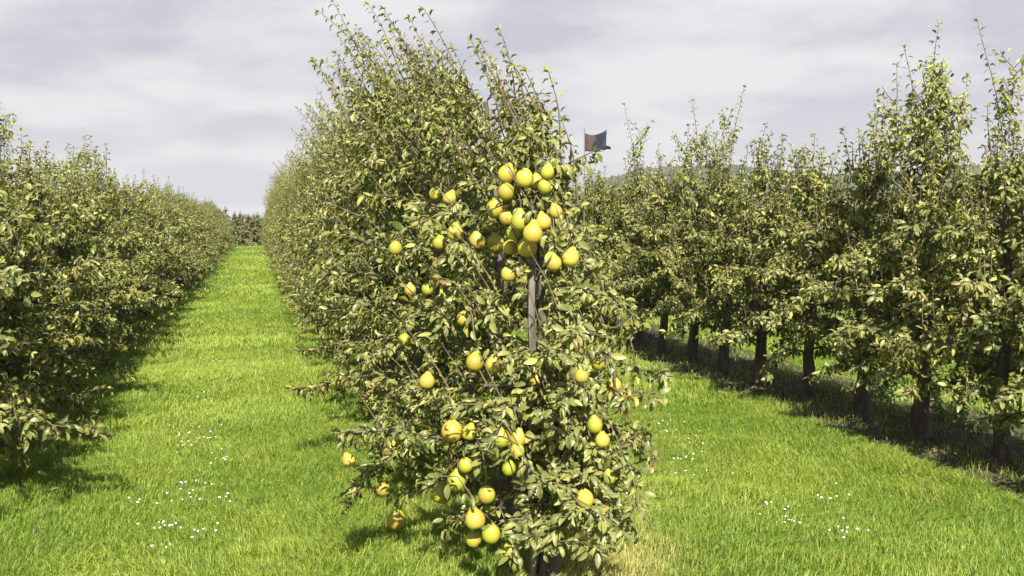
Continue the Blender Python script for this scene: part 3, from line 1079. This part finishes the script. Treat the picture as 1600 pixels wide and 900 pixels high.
# ------------------------------------------------------------------ weeds between the right hand trunks
def weed(seed, x, y, h, label):
    t = Tree(seed)
    r = t.r
    for k in range(9):
        a = r.uniform(0, 6.28)
        d = Vector((math.cos(a) * 0.45, math.sin(a) * 0.45, 1)).normalized()
        b = Vector((math.cos(a) * 0.06, math.sin(a) * 0.06, -0.01))
        pts = [b + d * (h * r.uniform(0.8, 1.0) * j / 4) + Vector((math.cos(a), math.sin(a), -0.4)) * 0.03 * (j / 4) ** 2 for j in range(5)]
        t.twigs.append((pts, 0.003, 0.0015))
        for p, tan in path_points(pts, 0.022):
            for q in range(2):
                aa = r.uniform(0, 6.28)
                t.leaf(p, Vector((math.cos(aa), math.sin(aa), 0.1)), Vector((0, -0.2, 1)) + rnd_unit(r) * 0.3, r.uniform(0.05, 0.085),
                       tuple(c * r.uniform(0.8, 1.2) for c in (0.13, 0.24, 0.04)))
    V, T3, Q4, tint = leaf_arrays(t.pos, t.dir, t.nrm, t.size, t.tpl, t.tint)
    root = bpy.data.objects.new('weed', None)
    COL.objects.link(root)
    root.location = (x, y, 0)
    tag(root, label, 'weed', 'weeds under the right row')
    link('foliage', mesh_from('foliage', V, [T3, Q4], [M_LEAF], None, tint), root)
    tv_, tq_ = tubes(t.twigs, 4)
    link('stems', mesh_from('stems', tv_, [tq_], [M_STEM]), root)


weed(301, XR + 0.75, (pos_y[2] + pos_y[3]) / 2 + 1.0, 0.42, 'green weed clump seen between the two round trunks beyond the tall leaders')
weed(302, XR + 0.7, (pos_y[1] + pos_y[2]) / 2 + 0.95, 0.40, 'green weed clump seen just left of the trunk under the tall leaders')
weed(303, XR + 0.45, (pos_y[0] + pos_y[1]) / 2 + 0.2, 0.30, 'small green weed clump low at the right edge between the two nearest trunks')

# ------------------------------------------------------------------ stakes
def stake(x, y, h, r_, label):
    n, seg = 10, 10
    pts = [(x * 0 + 0.006 * math.sin(k * 1.3), 0.005 * math.cos(k), -0.05 + (h + 0.05) * k / n) for k in range(n + 1)]
    v, q = tubes([([Vector(p) for p in pts], r_, r_ * 0.92, 7)])
    nv = len(v)
    top = np.array([list(range(nv - 7, nv))])
    me = mesh_from('stake', v, [q, top], [M_STAKE], smooth=True)
    o = link('wooden_stake', me)
    o.location = (x, y, 0)
    tag(o, label, 'stake', 'stakes beside the trees')
    return o


sp0 = ground_at(822, 902)
stake(XC - 0.085, YH - 0.02, 1.5, 0.018, 'weathered grey wooden stake rising through the laden front pear tree')
stake(XR - 0.02, pos_y[1] - 0.62, 1.62, 0.026, 'grey wooden stake top among the leaves at the right edge of the photo')

# ------------------------------------------------------------------ flag
fb = ray(913, 240)
fy = 12.9
ft = fy / fb[1]
fl = EYE + fb * ft
root = bpy.data.objects.new('flag', None)
COL.objects.link(root)
root.location = (fl[0], fl[1], 0)
tag(root, 'small ragged dark flag on a thin pole above the right row', 'flag')
ztop = (EYE + ray(913, 203) * ft)[2]
v, q = tubes([([Vector((0, 0, 0)), Vector((0, 0, 1.2)), Vector((0, 0, ztop + 0.02))], 0.007, 0.006, 6)])
link('pole', mesh_from('pole', v, [q], [M_STAKE]), root)
nx, nz = 14, 10
wd, ht = 0.30, 0.25
V = []
for j in range(nz + 1):
    for i in range(nx + 1):
        u, w = i / nx, j / nz
        x = 0.008 + wd * u * RT[0]
        yy = wd * u * RT[1] + 0.035 * math.sin(u * 7 + w * 1.5) * u
        z = ztop - 0.045 - ht * w * (1 - 0.12 * u) + 0.075 * max(0, u - 0.35) * (1 - w) - 0.03 * math.sin(u * 3.1) * (1 - w) + 0.006 * math.sin(u * 19) * w
        V.append((x, yy, z))
Q = []
for j in range(nz):
    for i in range(nx):
        a = j * (nx + 1) + i
        Q.append((a, a + 1, a + nx + 2, a + nx + 1))
M_FLAG, nt, L, out = new_mat('flag_cloth')
tc = node(nt, 'ShaderNodeTexCoord')
sx = node(nt, 'ShaderNodeSeparateXYZ')
L(tc.outputs['Object'], sx.inputs[0])
nn = node(nt, 'ShaderNodeTexNoise', i_Scale=16.0, i_Detail=3.0)
L(tc.outputs['Object'], nn.inputs['Vector'])
ma = node(nt, 'ShaderNodeMath', operation='MULTIPLY_ADD')
ma.inputs[1].default_value = 0.22
L(nn.outputs[0], ma.inputs[0]); L(sx.outputs[0], ma.inputs[2])
rpf = node(nt, 'ShaderNodeValToRGB')
ef = rpf.color_ramp.elements
ef.new(0.24); ef.new(0.28); ef.new(0.36)
for k_, (p_, c_) in enumerate(((0.12, (0.045, 0.026, 0.036)), (0.19, (0.07, 0.05, 0.032)), (0.24, (0.03, 0.02, 0.035)), (0.27, (0.008, 0.008, 0.02)), (0.40, (0.03, 0.03, 0.055)))):
    ef[k_].position, ef[k_].color = p_, (*c_, 1)
L(ma.outputs[0], rpf.inputs[0])
pf = node(nt, 'ShaderNodeBsdfPrincipled', i_Roughness=0.9)
L(rpf.outputs[0], pf.inputs['Base Color'])
L(pf.outputs[0], out.inputs[0])
me = mesh_from('cloth', np.array(V), [np.array(Q)], [M_FLAG])
cl = link('cloth', me, root)
sm = cl.modifiers.new('thickness', 'SOLIDIFY')
sm.thickness = 0.002

# ------------------------------------------------------------------ white flowers in the grass
fv, fq = lathe([(0.001, 0.005), (0.007, 0.0035), (0.0085, -0.001), (0.006, -0.005), (0.001, -0.006)], 7)
fv = fv + np.array((0, 0, 0.082))
tv, tq = tubes([([Vector((0.004, 0, 0)), Vector((0, 0.002, 0.04)), Vector((0, 0, 0.078))], 0.0012, 0.001, 4)])
FLW = mesh_from('flower', np.concatenate((fv, tv)), [fq, tq + len(fv)], [M_PETAL, M_STEM], [np.zeros(len(fq)), np.ones(len(tq))])
CL = [
    (346, 545, 16, 10, 12, 'white flower in the farthest patch of the left alley'),
    (340, 568, 14, 8, 5, 'white flower just on the near side of the farthest patch in the left alley'),
    (328, 640, 12, 10, 6, 'white flower in the thin sprinkle half way down the left alley'),
    (288, 684, 16, 10, 14, 'white flower in the brightest patch of the left alley'),
    (326, 686, 6, 10, 7, 'white flower in the upright streak right of the brightest patch'),
    (345, 713, 8, 5, 6, 'white flower in the small knot right of and nearer than the brightest patch'),
    (308, 756, 14, 12, 10, 'white flower in the strung out patch nearer than the brightest patch'),
    (350, 770, 6, 5, 4, 'white flower of the few right of the strung out patch'),
    (252, 782, 26, 10, 8, 'white flower scattered left of the strung out patch in the left alley'),
    (256, 818, 12, 6, 9, 'white flower in the nearest dense patch of the left alley'),
    (292, 830, 22, 8, 9, 'white flower scattered right of the nearest dense patch in the left alley'),
    (250, 847, 6, 4, 3, 'white flower of the nearest few in the left alley'),
    (1042, 664, 8, 4, 8, 'white flower in the patch beside the right edge of the laden tree'),
    (1086, 678, 12, 5, 5, 'white flower of the few beyond the patch beside the laden tree in the right alley'),
    (1078, 712, 12, 8, 7, 'white flower in the loose patch at the left side of the right alley'),
    (1085, 740, 24, 6, 5, 'white flower scattered nearer than the loose patch in the right alley'),
    (1220, 792, 20, 6, 6, 'white flower at the left of the nearest scatter in the right alley'),
    (1242, 810, 10, 5, 6, 'white flower low in the middle of the nearest scatter in the right alley'),
    (1290, 785, 22, 10, 7, 'white flower at the top right of the nearest scatter in the right alley'),
    (1330, 826, 20, 5, 8, 'white flower at the near right end of the nearest scatter in the right alley'),
]
rf = random.Random(12)
for cx, cy, sx, sy, n, lab in CL:
    for k in range(n):
        g = ground_at(cx + rf.gauss(0, sx * 1.1), cy + rf.gauss(0, sy * 1.25), 0.07)
        o = link('flower', FLW)
        s = rf.uniform(0.5, 1.05)
        o.location = (g[0], g[1], 0)
        o.scale = (s, s, rf.uniform(0.55, 1.0))
        o.rotation_euler = (rf.gauss(0, 0.12), rf.gauss(0, 0.12), rf.uniform(0, 6))
        tag(o, lab, 'flower', lab.replace('white flower', 'white flowers'))

# ------------------------------------------------------------------ fallen leaves
rng = np.random.default_rng(8)
pos, dr, nr, sz, tp, ti = [], [], [], [], [], []
for k in range(1500):
    xr = (XR, XR, XR, XC, XL)[rng.integers(5)]
    x = xr + rng.normal(0, 0.38)
    y = rng.uniform(3.5, 22)
    a = rng.uniform(0, 6.28)
    pos.append((x, y, 0.012 + (0.02 if xr != XR else 0))); dr.append((math.cos(a), math.sin(a), rng.normal(0, 0.15))); nr.append((rng.normal(0, 0.25), rng.normal(0, 0.25), 1.0))
    sz.append(rng.uniform(0.045, 0.08)); tp.append(rng.integers(len(LT)))
    c = np.array(((0.14, 0.055, 0.03), (0.16, 0.10, 0.05), (0.07, 0.04, 0.025), (0.22, 0.16, 0.07))[rng.integers(4)]) * rng.uniform(0.7, 1.2)
    ti.append(c)
V, T3, Q4, tint = leaf_arrays(pos, dr, nr, sz, tp, ti)
tag(link('fallen_leaves', mesh_from('fallen_leaves', V, [T3, Q4], [M_FALLEN], None, tint)), 'brown fallen leaves on the soil under the pear rows', 'leaf litter', kind='stuff')

# ------------------------------------------------------------------ haze
m, nt, L, out = new_mat('haze_air')
vol = node(nt, 'ShaderNodeVolumePrincipled')
vol.inputs['Color'].default_value = (0.92, 0.92, 0.94, 1)
vol.inputs['Density'].default_value = 0.0005
vol.inputs['Anisotropy'].default_value = 0.2
L(vol.outputs[0], out.inputs['Volume'])
bx = np.array([(x, y, z) for z in (-1.0, 45.0) for y in (-30.0, 760.0) for x in (-420.0, 760.0)])
bq = np.array([(0, 2, 3, 1), (4, 5, 7, 6), (0, 1, 5, 4), (2, 6, 7, 3), (0, 4, 6, 2), (1, 3, 7, 5)])
tag(link('haze', mesh_from('haze', bx, [bq], [m], smooth=False)), kind='stuff')
